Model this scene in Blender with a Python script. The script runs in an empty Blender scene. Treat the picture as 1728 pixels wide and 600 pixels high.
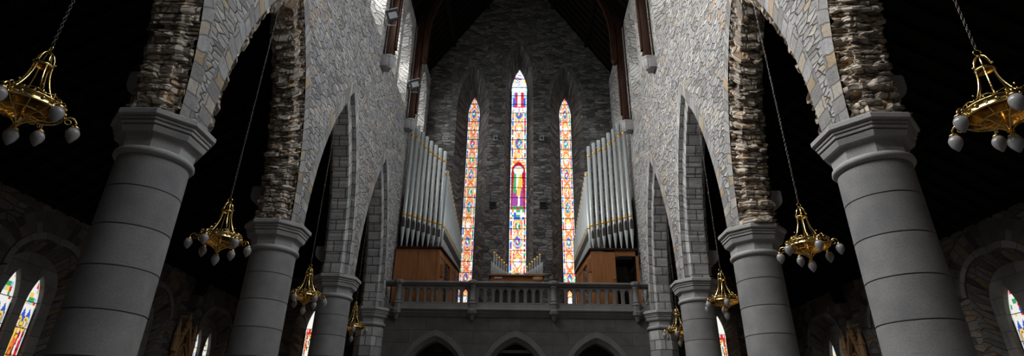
import bpy, math, random
from mathutils import Vector, Matrix, noise
random.seed(7)
PI = math.pi
COL = bpy.context.scene.collection
SC = bpy.context.scene

# ------------------------------------------------------------------ helpers
class MB:
    def __init__(s):
        s.v = []; s.f = []; s.uv = []; s.mi = []; s.col = []; s.sm = []
    def face(s, pts, uv=None, mi=0, col=None, smooth=False):
        b = len(s.v); s.v.extend([tuple(p) for p in pts])
        s.f.append(list(range(b, b + len(pts))))
        s.uv.append(uv or [(0, 0)] * len(pts)); s.mi.append(mi); s.col.append(col); s.sm.append(smooth)
    def raw(s, verts, faces, uvs=None, mi=0, smooth=False):
        b = len(s.v); s.v.extend([tuple(p) for p in verts])
        for k, f in enumerate(faces):
            s.f.append([b + i for i in f])
            s.uv.append(uvs[k] if uvs else [(verts[i][0] + verts[i][1], verts[i][2]) for i in f])
            s.mi.append(mi); s.col.append(None); s.sm.append(smooth)
    def box(s, c, d, rot=None, mi=0, bevel=0.0):
        hx, hy, hz = d[0] / 2, d[1] / 2, d[2] / 2
        c = Vector(c)
        P = [Vector((x * hx, y * hy, z * hz)) for x in (-1, 1) for y in (-1, 1) for z in (-1, 1)]
        if rot is not None: P = [rot @ p for p in P]
        P = [p + c for p in P]
        F = [(0, 1, 3, 2), (4, 6, 7, 5), (0, 4, 5, 1), (2, 3, 7, 6), (0, 2, 6, 4), (1, 5, 7, 3)]
        dims = [(d[1], d[2]), (d[1], d[2]), (d[0], d[2]), (d[0], d[2]), (d[0], d[1]), (d[0], d[1])]
        for f, (a, b) in zip(F, dims):
            s.raw([P[i] for i in f], [(0, 1, 2, 3)], [[(0, 0), (0, b), (a, b), (a, 0)] if f[0] in (0,) and f[1] == 1 else [(0, 0), (a, 0), (a, b), (0, b)]], mi)
    def bar(s, p, q, w, h, up=(0, 0, 1), mi=0):
        p = Vector(p); q = Vector(q); d = (q - p); L = d.length; d.normalize()
        u = Vector(up); sd = d.cross(u)
        if sd.length < 1e-4: sd = d.cross(Vector((1, 0, 0)))
        sd.normalize(); u = sd.cross(d)
        R = Matrix((d, sd, u)).transposed()
        s.box((p + q) / 2, (L, w, h), R, mi)
    def lathe(s, prof, c=(0, 0, 0), seg=32, rot0=0.0, mi=0, smooth=True, a0=0.0, a1=2 * PI):
        full = abs(a1 - a0 - 2 * PI) < 1e-6
        n = seg if full else seg + 1
        V = []
        for r, z in prof:
            for k in range(n):
                a = rot0 + a0 + (a1 - a0) * k / seg
                V.append((c[0] + r * math.cos(a), c[1] + r * math.sin(a), c[2] + z))
        F = []; U = []
        m = len(prof)
        for i in range(m - 1):
            for k in range(seg):
                k2 = (k + 1) % n
                F.append((i * n + k, i * n + k2, (i + 1) * n + k2, (i + 1) * n + k))
                r = max(prof[i][0], prof[i + 1][0])
                w0 = 10 + r * (a1 - a0) * k / seg; w1 = 10 + r * (a1 - a0) * (k + 1) / seg
                z0 = c[2] + prof[i][1]; z1 = c[2] + prof[i + 1][1]
                U.append([(w0, z0), (w1, z0), (w1, z1), (w0, z1)])
        s.raw(V, F, U, mi, smooth)
        for idx, flip in ((0, True), (m - 1, False)):
            if prof[idx][0] > 1e-4 and full:
                ring = [V[idx * n + k] for k in range(n)]
                if flip: ring = ring[::-1]
                s.face(ring, [(p[0], p[1]) for p in ring], mi)
    def tube(s, pts, r, seg=6, mi=0, caps=True):
        pts = [Vector(p) for p in pts]
        n = len(pts)
        rr = r if isinstance(r, (list, tuple)) else [r] * n
        V = []; prev = None
        for i, p in enumerate(pts):
            d = pts[min(i + 1, n - 1)] - pts[max(i - 1, 0)]
            d.normalize()
            if prev is None:
                a = Vector((0, 0, 1)) if abs(d.z) < .9 else Vector((1, 0, 0))
                x = d.cross(a).normalized()
            else:
                x = (prev - d * prev.dot(d)).normalized()
            prev = x; y = d.cross(x)
            for k in range(seg):
                t = 2 * PI * k / seg
                V.append(p + (x * math.cos(t) + y * math.sin(t)) * rr[i])
        F = []
        for i in range(n - 1):
            for k in range(seg):
                k2 = (k + 1) % seg
                F.append((i * seg + k, i * seg + k2, (i + 1) * seg + k2, (i + 1) * seg + k))
        if caps:
            F.append(tuple(range(seg))[::-1]); F.append(tuple((n - 1) * seg + k for k in range(seg)))
        s.raw(V, F, None, mi, True)
    def torus(s, c, R, r, axis='z', seg=16, ps=6, mi=0, sx=1.0, rot=None):
        V = []; F = []
        for i in range(seg):
            a = 2 * PI * i / seg
            for k in range(ps):
                b = 2 * PI * k / ps
                x = (R + r * math.cos(b)) * math.cos(a) * sx; y = (R + r * math.cos(b)) * math.sin(a); z = r * math.sin(b)
                p = {'z': (x, y, z), 'y': (x, z, y), 'x': (z, x, y)}[axis]
                p = Vector(p)
                if rot is not None: p = rot @ p
                V.append(p + Vector(c))
        for i in range(seg):
            for k in range(ps):
                F.append((i * ps + k, ((i + 1) % seg) * ps + k, ((i + 1) % seg) * ps + (k + 1) % ps, i * ps + (k + 1) % ps))
        s.raw(V, F, None, mi, True)
    def ball(s, c, r, seg=8, rings=6, mi=0, sz=1.0):
        prof = [(max(r * math.sin(PI * i / rings), 1e-5), -r * sz * math.cos(PI * i / rings)) for i in range(rings + 1)]
        s.lathe(prof, c, seg, mi=mi)
    def build(s, name, mats, parent=None):
        me = bpy.data.meshes.new(name)
        me.from_pydata(s.v, [], s.f)
        if not isinstance(mats, (list, tuple)): mats = [mats]
        for m in mats: me.materials.append(m)
        uvl = me.uv_layers.new(name='UVMap')
        flat = []
        for u in s.uv:
            for a in u: flat.extend(a)
        uvl.data.foreach_set('uv', flat)
        me.polygons.foreach_set('material_index', s.mi)
        me.polygons.foreach_set('use_smooth', s.sm)
        if any(c is not None for c in s.col):
            at = me.color_attributes.new('glass', 'FLOAT_COLOR', 'CORNER')
            cc = []
            for f, c in zip(s.f, s.col):
                c = c or (0, 0, 0)
                for _ in f: cc.extend((c[0], c[1], c[2], 1.0))
            at.data.foreach_set('color', cc)
        me.update()
        o = bpy.data.objects.new(name, me); COL.objects.link(o)
        if parent is not None: o.parent = parent
        return o

def tag(o, label=None, cat=None, group=None, kind=None):
    if label: o['label'] = label
    if cat: o['category'] = cat
    if group: o['group'] = group
    if kind: o['kind'] = kind
    return o
def empty(name, loc=(0, 0, 0)):
    o = bpy.data.objects.new(name, None); o.empty_display_size = .1
    COL.objects.link(o); o.location = loc; return o
def struct(mb, name, mats, parent=None, label=None):
    o = mb.build(name, mats, parent); o['kind'] = 'structure'
    if label: o['label'] = label
    return o
def copy_tree(o, parent=None):
    c = o.copy(); COL.objects.link(c)
    if parent is not None: c.parent = parent
    for ch in list(o.children): copy_tree(ch, c)
    return c
def hsh(*a):
    x = 0.0
    for i, k in enumerate(a): x += k * (127.1 + 71.7 * i)
    x = math.sin(x * 0.731 + 3.17) * 43758.5453
    return x - math.floor(x)

# ------------------------------------------------------------------ materials
def newmat(name):
    m = bpy.data.materials.new(name); m.use_nodes = True
    nt = m.node_tree; nt.nodes.clear()
    out = nt.nodes.new('ShaderNodeOutputMaterial')
    b = nt.nodes.new('ShaderNodeBsdfPrincipled')
    nt.links.new(b.outputs[0], out.inputs[0])
    return m, nt, b, out
def N(nt, t, **kw):
    n = nt.nodes.new(t)
    for k, v in kw.items(): setattr(n, k, v)
    return n
def ramp(nt, stops, interp='LINEAR'):
    n = nt.nodes.new('ShaderNodeValToRGB'); cr = n.color_ramp; cr.interpolation = interp
    while len(cr.elements) < len(stops): cr.elements.new(.5)
    for e, (p, c) in zip(cr.elements, stops):
        e.position = p; e.color = (c[0], c[1], c[2], 1)
    return n
def L(nt, a, b): nt.links.new(a, b)
def mix(nt, fac, a, b, mode='MIX'):
    n = nt.nodes.new('ShaderNodeMix'); n.data_type = 'RGBA'; n.blend_type = mode
    if isinstance(fac, (int, float)): n.inputs[0].default_value = fac
    else: L(nt, fac, n.inputs[0])
    for v, i in ((a, 6), (b, 7)):
        if isinstance(v, (tuple, list)): n.inputs[i].default_value = (*v[:3], 1)
        else: L(nt, v, n.inputs[i])
    return n.outputs[2]
def uvmap(nt, scale=(1, 1, 1), distort=0.0, dscale=3.0):
    tc = N(nt, 'ShaderNodeTexCoord')
    src = tc.outputs['UV']
    if distort > 0:
        nz = N(nt, 'ShaderNodeTexNoise'); nz.inputs['Scale'].default_value = dscale; nz.inputs['Detail'].default_value = 2
        L(nt, src, nz.inputs['Vector'])
        sub = N(nt, 'ShaderNodeVectorMath', operation='SUBTRACT'); L(nt, nz.outputs['Color'], sub.inputs[0]); sub.inputs[1].default_value = (.5, .5, .5)
        sc = N(nt, 'ShaderNodeVectorMath', operation='SCALE'); L(nt, sub.outputs[0], sc.inputs[0]); sc.inputs['Scale'].default_value = distort
        ad = N(nt, 'ShaderNodeVectorMath', operation='ADD'); L(nt, src, ad.inputs[0]); L(nt, sc.outputs[0], ad.inputs[1])
        src = ad.outputs[0]
    mp = N(nt, 'ShaderNodeMapping'); mp.inputs['Scale'].default_value = scale
    L(nt, src, mp.inputs[0])
    return tc.outputs['UV'], mp.outputs[0]

GREYS = [(0, (.20, .195, .19)), (.15, (.33, .325, .32)), (.4, (.42, .41, .40)), (.58, (.35, .365, .39)), (.76, (.47, .455, .43)), (.93, (.54, .52, .48)), (.97, (.43, .35, .26)), (1, (.46, .34, .23))]
def rubble(name, sx=3.4, sz=9.0, stops=GREYS, mortar=(.20, .19, .18), bump=.035, dist=.12, mw=.07):
    m, nt, b, out = newmat(name)
    uv, v = uvmap(nt, (sx, sz, 1), dist, 2.6)
    vo = N(nt, 'ShaderNodeTexVoronoi', voronoi_dimensions='2D'); vo.inputs['Scale'].default_value = 1
    L(nt, v, vo.inputs['Vector'])
    ve = N(nt, 'ShaderNodeTexVoronoi', voronoi_dimensions='2D', feature='DISTANCE_TO_EDGE'); ve.inputs['Scale'].default_value = 1
    L(nt, v, ve.inputs['Vector'])
    sep = N(nt, 'ShaderNodeSeparateColor'); L(nt, vo.outputs['Color'], sep.inputs[0])
    cr = ramp(nt, stops); L(nt, sep.outputs[0], cr.inputs[0])
    n2 = N(nt, 'ShaderNodeTexNoise'); n2.inputs['Scale'].default_value = 14; n2.inputs['Detail'].default_value = 6; n2.inputs['Roughness'].default_value = .7
    L(nt, uv, n2.inputs['Vector'])
    r2 = ramp(nt, [(.3, (.62, .62, .62)), (.75, (1.2, 1.2, 1.2))]); L(nt, n2.outputs[0], r2.inputs[0])
    c = mix(nt, 1.0, cr.outputs[0], r2.outputs[0], 'MULTIPLY')
    me = ramp(nt, [(0, (1, 1, 1)), (mw, (0, 0, 0))]); L(nt, ve.outputs['Distance'], me.inputs[0])
    c = mix(nt, me.outputs[0], c, mortar)
    L(nt, c, b.inputs['Base Color']); b.inputs['Roughness'].default_value = .92
    b.inputs['Specular IOR Level'].default_value = .2
    # height: stones domed, each at its own depth, with grain
    hr = ramp(nt, [(0, (0, 0, 0)), (.07, (.8, .8, .8)), (.22, (1, 1, 1))]); L(nt, ve.outputs['Distance'], hr.inputs[0])
    mu = N(nt, 'ShaderNodeMath', operation='MULTIPLY_ADD'); L(nt, hr.outputs[0], mu.inputs[0]); mu.inputs[1].default_value = .6
    m3 = N(nt, 'ShaderNodeMath', operation='MULTIPLY'); L(nt, sep.outputs[1], m3.inputs[0]); L(nt, hr.outputs[0], m3.inputs[1])
    L(nt, m3.outputs[0], mu.inputs[2])
    m4 = N(nt, 'ShaderNodeMath', operation='MULTIPLY_ADD'); L(nt, n2.outputs[0], m4.inputs[0]); m4.inputs[1].default_value = .6; L(nt, mu.outputs[0], m4.inputs[2])
    bp = N(nt, 'ShaderNodeBump'); bp.inputs['Strength'].default_value = 1; bp.inputs['Distance'].default_value = bump
    L(nt, m4.outputs[0], bp.inputs['Height']); L(nt, bp.outputs[0], b.inputs['Normal'])
    return m
def blocks(name, w, h, stops, mortar, bump=.012, msize=.012, grain=30, rough_amp=1.0, offset=.5, distort=.02):
    m, nt, b, out = newmat(name)
    uv, v = uvmap(nt, (1, 1, 1), distort, 4)
    br = N(nt, 'ShaderNodeTexBrick'); br.offset = offset
    br.inputs['Color1'].default_value = (0, 0, 0, 1); br.inputs['Color2'].default_value = (1, 1, 1, 1); br.inputs['Mortar'].default_value = (.5, .5, .5, 1)
    br.inputs['Scale'].default_value = 1; br.inputs['Mortar Size'].default_value = msize; br.inputs['Mortar Smooth'].default_value = .15
    br.inputs['Brick Width'].default_value = w; br.inputs['Row Height'].default_value = h
    L(nt, v, br.inputs['Vector'])
    cr = ramp(nt, stops); L(nt, br.outputs['Color'], cr.inputs[0])
    n2 = N(nt, 'ShaderNodeTexNoise'); n2.inputs['Scale'].default_value = grain; n2.inputs['Detail'].default_value = 7; n2.inputs['Roughness'].default_value = .75
    L(nt, uv, n2.inputs['Vector'])
    n5 = N(nt, 'ShaderNodeTexNoise'); n5.inputs['Scale'].default_value = 2.3; n5.inputs['Detail'].default_value = 4
    L(nt, uv, n5.inputs['Vector'])
    r2 = ramp(nt, [(.3, (.75, .75, .75)), (.72, (1.15, 1.15, 1.15))]); L(nt, n2.outputs[0], r2.inputs[0])
    r5 = ramp(nt, [(.3, (.78, .78, .8)), (.7, (1.1, 1.1, 1.08))]); L(nt, n5.outputs[0], r5.inputs[0])
    c = mix(nt, 1.0, cr.outputs[0], r2.outputs[0], 'MULTIPLY')
    c = mix(nt, 1.0, c, r5.outputs[0], 'MULTIPLY')
    c = mix(nt, br.outputs['Fac'], c, mortar)
    L(nt, c, b.inputs['Base Color']); b.inputs['Roughness'].default_value = .9; b.inputs['Specular IOR Level'].default_value = .25
    inv = N(nt, 'ShaderNodeMath', operation='SUBTRACT'); inv.inputs[0].default_value = 1; L(nt, br.outputs['Fac'], inv.inputs[1])
    ma = N(nt, 'ShaderNodeMath', operation='MULTIPLY_ADD'); L(nt, n2.outputs[0], ma.inputs[0]); ma.inputs[1].default_value = rough_amp; L(nt, inv.outputs[0], ma.inputs[2])
    bp = N(nt, 'ShaderNodeBump'); bp.inputs['Strength'].default_value = 1; bp.inputs['Distance'].default_value = bump
    L(nt, ma.outputs[0], bp.inputs['Height']); L(nt, bp.outputs[0], b.inputs['Normal'])
    return m
def wood(name, c0, c1, rough=.55, plank=0.0):
    m, nt, b, out = newmat(name); b.inputs['Specular IOR Level'].default_value = .5 if rough < .6 else .08
    tc = N(nt, 'ShaderNodeTexCoord')
    mp = N(nt, 'ShaderNodeMapping'); mp.inputs['Scale'].default_value = (9, 9, .9); L(nt, tc.outputs['Object'], mp.inputs[0])
    nz = N(nt, 'ShaderNodeTexNoise'); nz.inputs['Scale'].default_value = 2; nz.inputs['Detail'].default_value = 6; L(nt, mp.outputs[0], nz.inputs['Vector'])
    cr = ramp(nt, [(.3, c0), (.7, c1)]); L(nt, nz.outputs[0], cr.inputs[0])
    L(nt, cr.outputs[0], b.inputs['Base Color']); b.inputs['Roughness'].default_value = rough
    bp = N(nt, 'ShaderNodeBump'); bp.inputs['Distance'].default_value = .004; L(nt, nz.outputs[0], bp.inputs['Height']); L(nt, bp.outputs[0], b.inputs['Normal'])
    return m
def plain(name, c, rough=.5, metal=0.0, nscale=0, namp=.2, emis=None, es=0):
    m, nt, b, out = newmat(name)
    b.inputs['Base Color'].default_value = (*c, 1); b.inputs['Roughness'].default_value = rough; b.inputs['Metallic'].default_value = metal
    tc = N(nt, 'ShaderNodeTexCoord')
    nz = N(nt, 'ShaderNodeTexNoise'); nz.inputs['Scale'].default_value = nscale or 8; nz.inputs['Detail'].default_value = 4; L(nt, tc.outputs['Object'], nz.inputs['Vector'])
    cr = ramp(nt, [(.25, tuple(x * (1 - namp) for x in c)), (.75, tuple(min(1, x * (1 + namp)) for x in c))]); L(nt, nz.outputs[0], cr.inputs[0])
    L(nt, cr.outputs[0], b.inputs['Base Color'])
    if emis:
        b.inputs['Emission Color'].default_value = (*emis, 1); b.inputs['Emission Strength'].default_value = es
    return m
def stained(name, strength):
    m, nt, b, out = newmat(name)
    at = N(nt, 'ShaderNodeAttribute'); at.attribute_name = 'glass'
    b.inputs['Base Color'].default_value = (.02, .02, .02, 1); b.inputs['Roughness'].default_value = .25
    L(nt, at.outputs['Color'], b.inputs['Emission Color']); b.inputs['Emission Strength'].default_value = strength
    m.cycles.emission_sampling = 'NONE'
    return m

M = {}
M['rubble'] = rubble('rubble_face', 3.2, 9.5, mortar=(.12, .115, .11), bump=.045, dist=.07, mw=.085)
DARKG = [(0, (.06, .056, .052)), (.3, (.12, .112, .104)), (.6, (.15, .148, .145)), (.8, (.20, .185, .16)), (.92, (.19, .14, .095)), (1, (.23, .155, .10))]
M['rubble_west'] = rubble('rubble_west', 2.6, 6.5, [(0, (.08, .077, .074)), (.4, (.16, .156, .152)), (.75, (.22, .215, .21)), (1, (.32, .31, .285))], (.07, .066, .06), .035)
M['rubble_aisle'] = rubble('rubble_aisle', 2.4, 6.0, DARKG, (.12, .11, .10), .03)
M['rubble_big'] = rubble('rubble_clerestory', 2.6, 6.2, [(0, (.36, .35, .33)), (.5, (.52, .51, .48)), (1, (.64, .62, .58))], (.18, .17, .16), .05)
M['soffit'] = rubble('soffit_rubble', 4.5, 11.0, [(0, (.30, .265, .225)), (.3, (.50, .44, .38)), (.6, (.60, .54, .46)), (.82, (.70, .61, .49)), (.94, (.56, .42, .29)), (1, (.60, .43, .28))], (.25, .22, .185), .03, .1)
VS = [(0, (.26, .255, .25)), (.3, (.37, .365, .36)), (.55, (.44, .44, .45)), (.72, (.52, .49, .44)), (.86, (.44, .36, .26)), (1, (.46, .34, .21))]
M['voussoir'] = blocks('voussoir', .50, .24, VS, (.17, .16, .15), .035, .014, 12, 1.2, distort=.13)
AS = [(0, (.36, .36, .365)), (.5, (.47, .47, .465)), (1, (.57, .565, .55))]
M['quoin'] = blocks('ashlar_quoin', .42, .34, AS, (.12, .12, .12), .025, .016, 26, 1.0)
M['column'] = blocks('column_limestone', 60, .56, [(0, (.22, .22, .225)), (.5, (.255, .255, .26)), (1, (.295, .295, .295))], (.15, .145, .14), .005, .009, 40, .8)
M['capital'] = blocks('capital_limestone', 9, 9, [(0, (.37, .37, .37)), (1, (.40, .40, .40))], (.37, .37, .37), .004, .001, 45, .8)
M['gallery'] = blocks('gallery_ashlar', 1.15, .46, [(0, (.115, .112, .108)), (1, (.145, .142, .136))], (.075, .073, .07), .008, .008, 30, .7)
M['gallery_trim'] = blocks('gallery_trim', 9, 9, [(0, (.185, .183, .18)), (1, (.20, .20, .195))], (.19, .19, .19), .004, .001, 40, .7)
M['dressing'] = blocks('dressed_stone', .9, .42, [(0, (.17, .165, .155)), (1, (.23, .22, .205))], (.09, .085, .08), .008, .01, 30, .7)
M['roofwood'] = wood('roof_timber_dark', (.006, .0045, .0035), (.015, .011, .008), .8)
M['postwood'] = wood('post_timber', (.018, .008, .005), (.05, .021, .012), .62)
M['organwood'] = wood('organ_oak', (.22, .078, .02), (.33, .128, .036), .5)
M['organdark'] = plain('organ_interior_and_shade', (.012, .011, .01), .8)
M['pipe'] = plain('pipe_metal', (.46, .50, .50), .42, .25, 3, .08)
M['pipedark'] = plain('pipe_mouth', (.035, .025, .02), .7)
M['goldband'] = plain('gilt_band', (.75, .45, .12), .35, .6, 60, .35)
M['gold'] = plain('brass', (.66, .48, .19), .2, 1.0, 30, .12)
M['chain'] = plain('chain_iron', (.16, .15, .14), .4, .8)
M['bulb'] = plain('frosted_glass', (.27, .27, .28), .3, 0, 40, .15)
M['lead'] = plain('lead', (.03, .03, .032), .5, .3)
M['floor'] = blocks('floor_tile', .6, .6, [(0, (.16, .15, .14)), (1, (.22, .2, .19))], (.08, .08, .08), .002, .008, 20, .3, 0)
M['clear'] = plain('clerestory_glass', (.3, .33, .3), .2, 0, 5, .1, (.95, .97, 1), 5.0)
M['clear_dim'] = plain('clerestory_glass_north', (.3, .33, .3), .2, 0, 5, .1, (.86, .93, 1), .9)
M['steel'] = plain('lamp_housing', (.04, .04, .042), .4, .3)
M['lampglass'] = plain('lamp_glass', (.40, .41, .43), .12, 0, 20, .2)
M['speaker'] = plain('speaker_grey', (.30, .31, .32), .5)
M['gothicwood'] = wood('carved_oak', (.30, .17, .08), (.46, .29, .15), .6)
M['white'] = plain('white_paint', (.75, .75, .78), .4)
M['blue'] = plain('blue_paint', (.08, .09, .65), .5)
M['brown'] = plain('cane_panel', (.45, .28, .12), .6)

# ------------------------------------------------------------------ planar walls with pointed openings
class Op:  # pointed opening: centre c, half width w, sill z0, spring zs, apex za
    def __init__(s, c, w, z0, zs, za):
        s.c, s.w, s.z0, s.zs, s.za = c, w, z0, zs, za
        h = za - zs; s.R = (w * w + h * h) / (2 * w); s.k = s.R - w
    def top(s, h):
        x = min(abs(h - s.c), s.w)
        return s.zs + math.sqrt(max(0, s.R ** 2 - (x + s.k) ** 2))
    def outline(s, n=14):
        P = [(s.c - s.w, s.z0), (s.c - s.w, s.zs)]
        am = math.acos(s.k / s.R)
        for i in range(1, n + 1):
            a = am * i / n; P.append((s.c - (s.R * math.cos(a) - s.k), s.zs + s.R * math.sin(a)))
        for i in range(n - 1, -1, -1):
            a = am * i / n; P.append((s.c + (s.R * math.cos(a) - s.k), s.zs + s.R * math.sin(a)))
        P.append((s.c + s.w, s.z0)); return P
    def grow(s, d, dz=None):
        return Op(s.c, s.w + d, s.z0 - (d if dz is None else dz), s.zs, s.za + d * 1.2)
def panel(mb, mp, h0, h1, v0, v1, ops, d, mi=0, n=20, uo=(0, 0), topf=None):
    xs = {h0, h1}
    for o in ops:
        am = math.acos(o.k / o.R)
        for i in range(n + 1):
            x = o.R * math.cos(am * i / n) - o.k
            for sx in (-1, 1):
                q = o.c + sx * x
                if h0 <= q <= h1: xs.add(round(q, 6))
    if topf:
        for i in range(1, 24): xs.add(h0 + (h1 - h0) * i / 24)
    xs = sorted(xs)
    T = topf or (lambda h: v1)
    def q(a, b, za0, zb0, za1, zb1):
        if za1 - za0 < 1e-5 and zb1 - zb0 < 1e-5: return
        mb.face([mp(a, za0, d), mp(b, zb0, d), mp(b, zb1, d), mp(a, za1, d)],
                [(a + uo[0], za0 + uo[1]), (b + uo[0], zb0 + uo[1]), (b + uo[0], zb1 + uo[1]), (a + uo[0], za1 + uo[1])], mi)
    for a, b in zip(xs, xs[1:]):
        if b - a < 1e-6: continue
        mid = (a + b) / 2
        op = None
        for o in ops:
            if abs(mid - o.c) < o.w: op = o
        if op is None: q(a, b, v0, v0, T(a), T(b))
        else:
            if op.z0 > v0 + 1e-5: q(a, b, v0, v0, op.z0, op.z0)
            q(a, b, op.top(a), op.top(b), T(a), T(b))
def reveal(mb, mp, A, da, B, db, mi=0, sill=True, flip=False):
    s = 0.0; n = len(A)
    idx = list(range(n)) + ([0] if sill else [])
    for i, j in zip(idx, idx[1:]):
        l = math.hypot(A[j][0] - A[i][0], A[j][1] - A[i][1]); w = abs(db - da) + 1e-3
        mb.face([mp(*A[i], da), mp(*A[j], da), mp(*B[j], db), mp(*B[i], db)],
                [(0, s), (0, s + l), (w, s + l), (w, s)], mi)
        s += l
def mapX(X, sgn):   # wall facing the nave: h = Y, depth goes to sgn*X outward
    return lambda h, v, d: (X + sgn * d, h, v)
def mapY(Y):        # wall facing the camera: h = X, depth goes +Y
    return lambda h, v, d: (h, Y + d, v)

# ------------------------------------------------------------------ layout (metres)
AX = {-1: -5.443, 1: 5.087}           # arcade axes
FX = {-1: -5.05, 1: 4.72}             # nave faces of the arcade walls
TH = .78
Y1, SP = 7.193, 4.3553
CY = [Y1 + SP * i for i in range(-2, 4)]          # columns; the last is the respond at the gallery
YW = 24.9
ZS, ZA, ZSILL, ZEAVE = 5.76, 10.88, 14.35, 19.3
W0 = 1.82
MIDS = [(a + b) / 2 for a, b in zip(CY, CY[1:])]
CXN = -.165

def sweep_arch(mb, side, ym, half, path, kind, mi, seed, z0=ZS):
    """wrap the stepped inner surface of an arch half (half=-1 near, +1 far) along the curve"""
    R0 = Op(ym, W0, ZS, ZS, ZA).R; c = R0 - W0
    step = .026 if kind == 'rubble' else .06
    # section points
    sec = []; t = 0.0
    for (a, b) in zip(path, path[1:]):
        l = math.hypot(b[0] - a[0], b[1] - a[1]); n = max(1, int(round(l / step)))
        nx, nw = (b[1] - a[1]) / l, -(b[0] - a[0]) / l
        for i in range(n + (b == path[-1])):
            f = i / n
            sec.append((a[0] + (b[0] - a[0]) * f, a[1] + (b[1] - a[1]) * f, nx, nw, t + l * f))
        t += l
    rmid = R0 - .1
    am = math.acos(c / (R0)); Ltot = rmid * am
    ns = int(Ltot / step)
    rows = []; s0 = 0; k = 0
    while s0 < Ltot + .5:
        h = (.05 + .11 * hsh(seed, k) ** 1.5) if kind == 'rubble' else (.30 + .06 * hsh(seed, k))
        rows.append((s0, s0 + h, k)); s0 += h; k += 1
    V = []; UV = []
    for i in range(ns + 1):
        s = Ltot * i / ns
        wob = .02 * noise.noise((s * 3, seed * 3.1, 0)) if kind == 'rubble' else 0
        for (d, w, nx, nw, tt) in sec:
            ss = s + wob + (.03 * noise.noise((tt * 5, s * 2, seed)) if kind == 'rubble' else 0)
            row = next((r for r in rows if r[0] <= ss < r[1]), rows[0])
            ed = min(ss - row[0], row[1] - ss)
            ln = .16 + .28 * hsh(seed, row[2], 5) if kind == 'rubble' else .6
            u = tt + hsh(row[2], seed, 9) * ln; cell = math.floor(u / ln); eu = min(u - cell * ln, (cell + 1) * ln - u)
            if kind == 'rubble':
                off = .125 * hsh(seed, row[2], cell) * (.5 + hsh(seed, row[2], 21)) - .03
                e = min(ed, eu)
                if e < .02: off -= .07 * (1 - e / .02)
                off += .014 * noise.noise((tt * 11, s * 14, seed))
            else:
                off = .022 * hsh(seed, row[2], 3) + .006 * noise.noise((tt * 9, s * 9, seed))
                if ed < .03: off -= .012
            dd = d - nx * off * 0 ; ww = w
            # outward normal of the section: towards the opening / towards the nave
            dd = d + nx * off; ww = w + nw * off
            r = R0 - (W0 - ww)
            th = am * s / Ltot
            thm = math.acos(min(1, c / r)); th = thm * s / Ltot
            y = ym + half * (r * math.cos(th) - c); z = ZS + r * math.sin(th)
            V.append((FX[side] + side * dd, y, z)); UV.append((tt, s + seed * 3.3))
    m = len(sec); F = []; U = []
    for i in range(ns):
        for j in range(m - 1):
            q = (i * m + j, i * m + j + 1, (i + 1) * m + j + 1, (i + 1) * m + j)
            F.append(q); U.append([UV[a] for a in q])
    mb.raw(V, F, U, mi, False)

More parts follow.
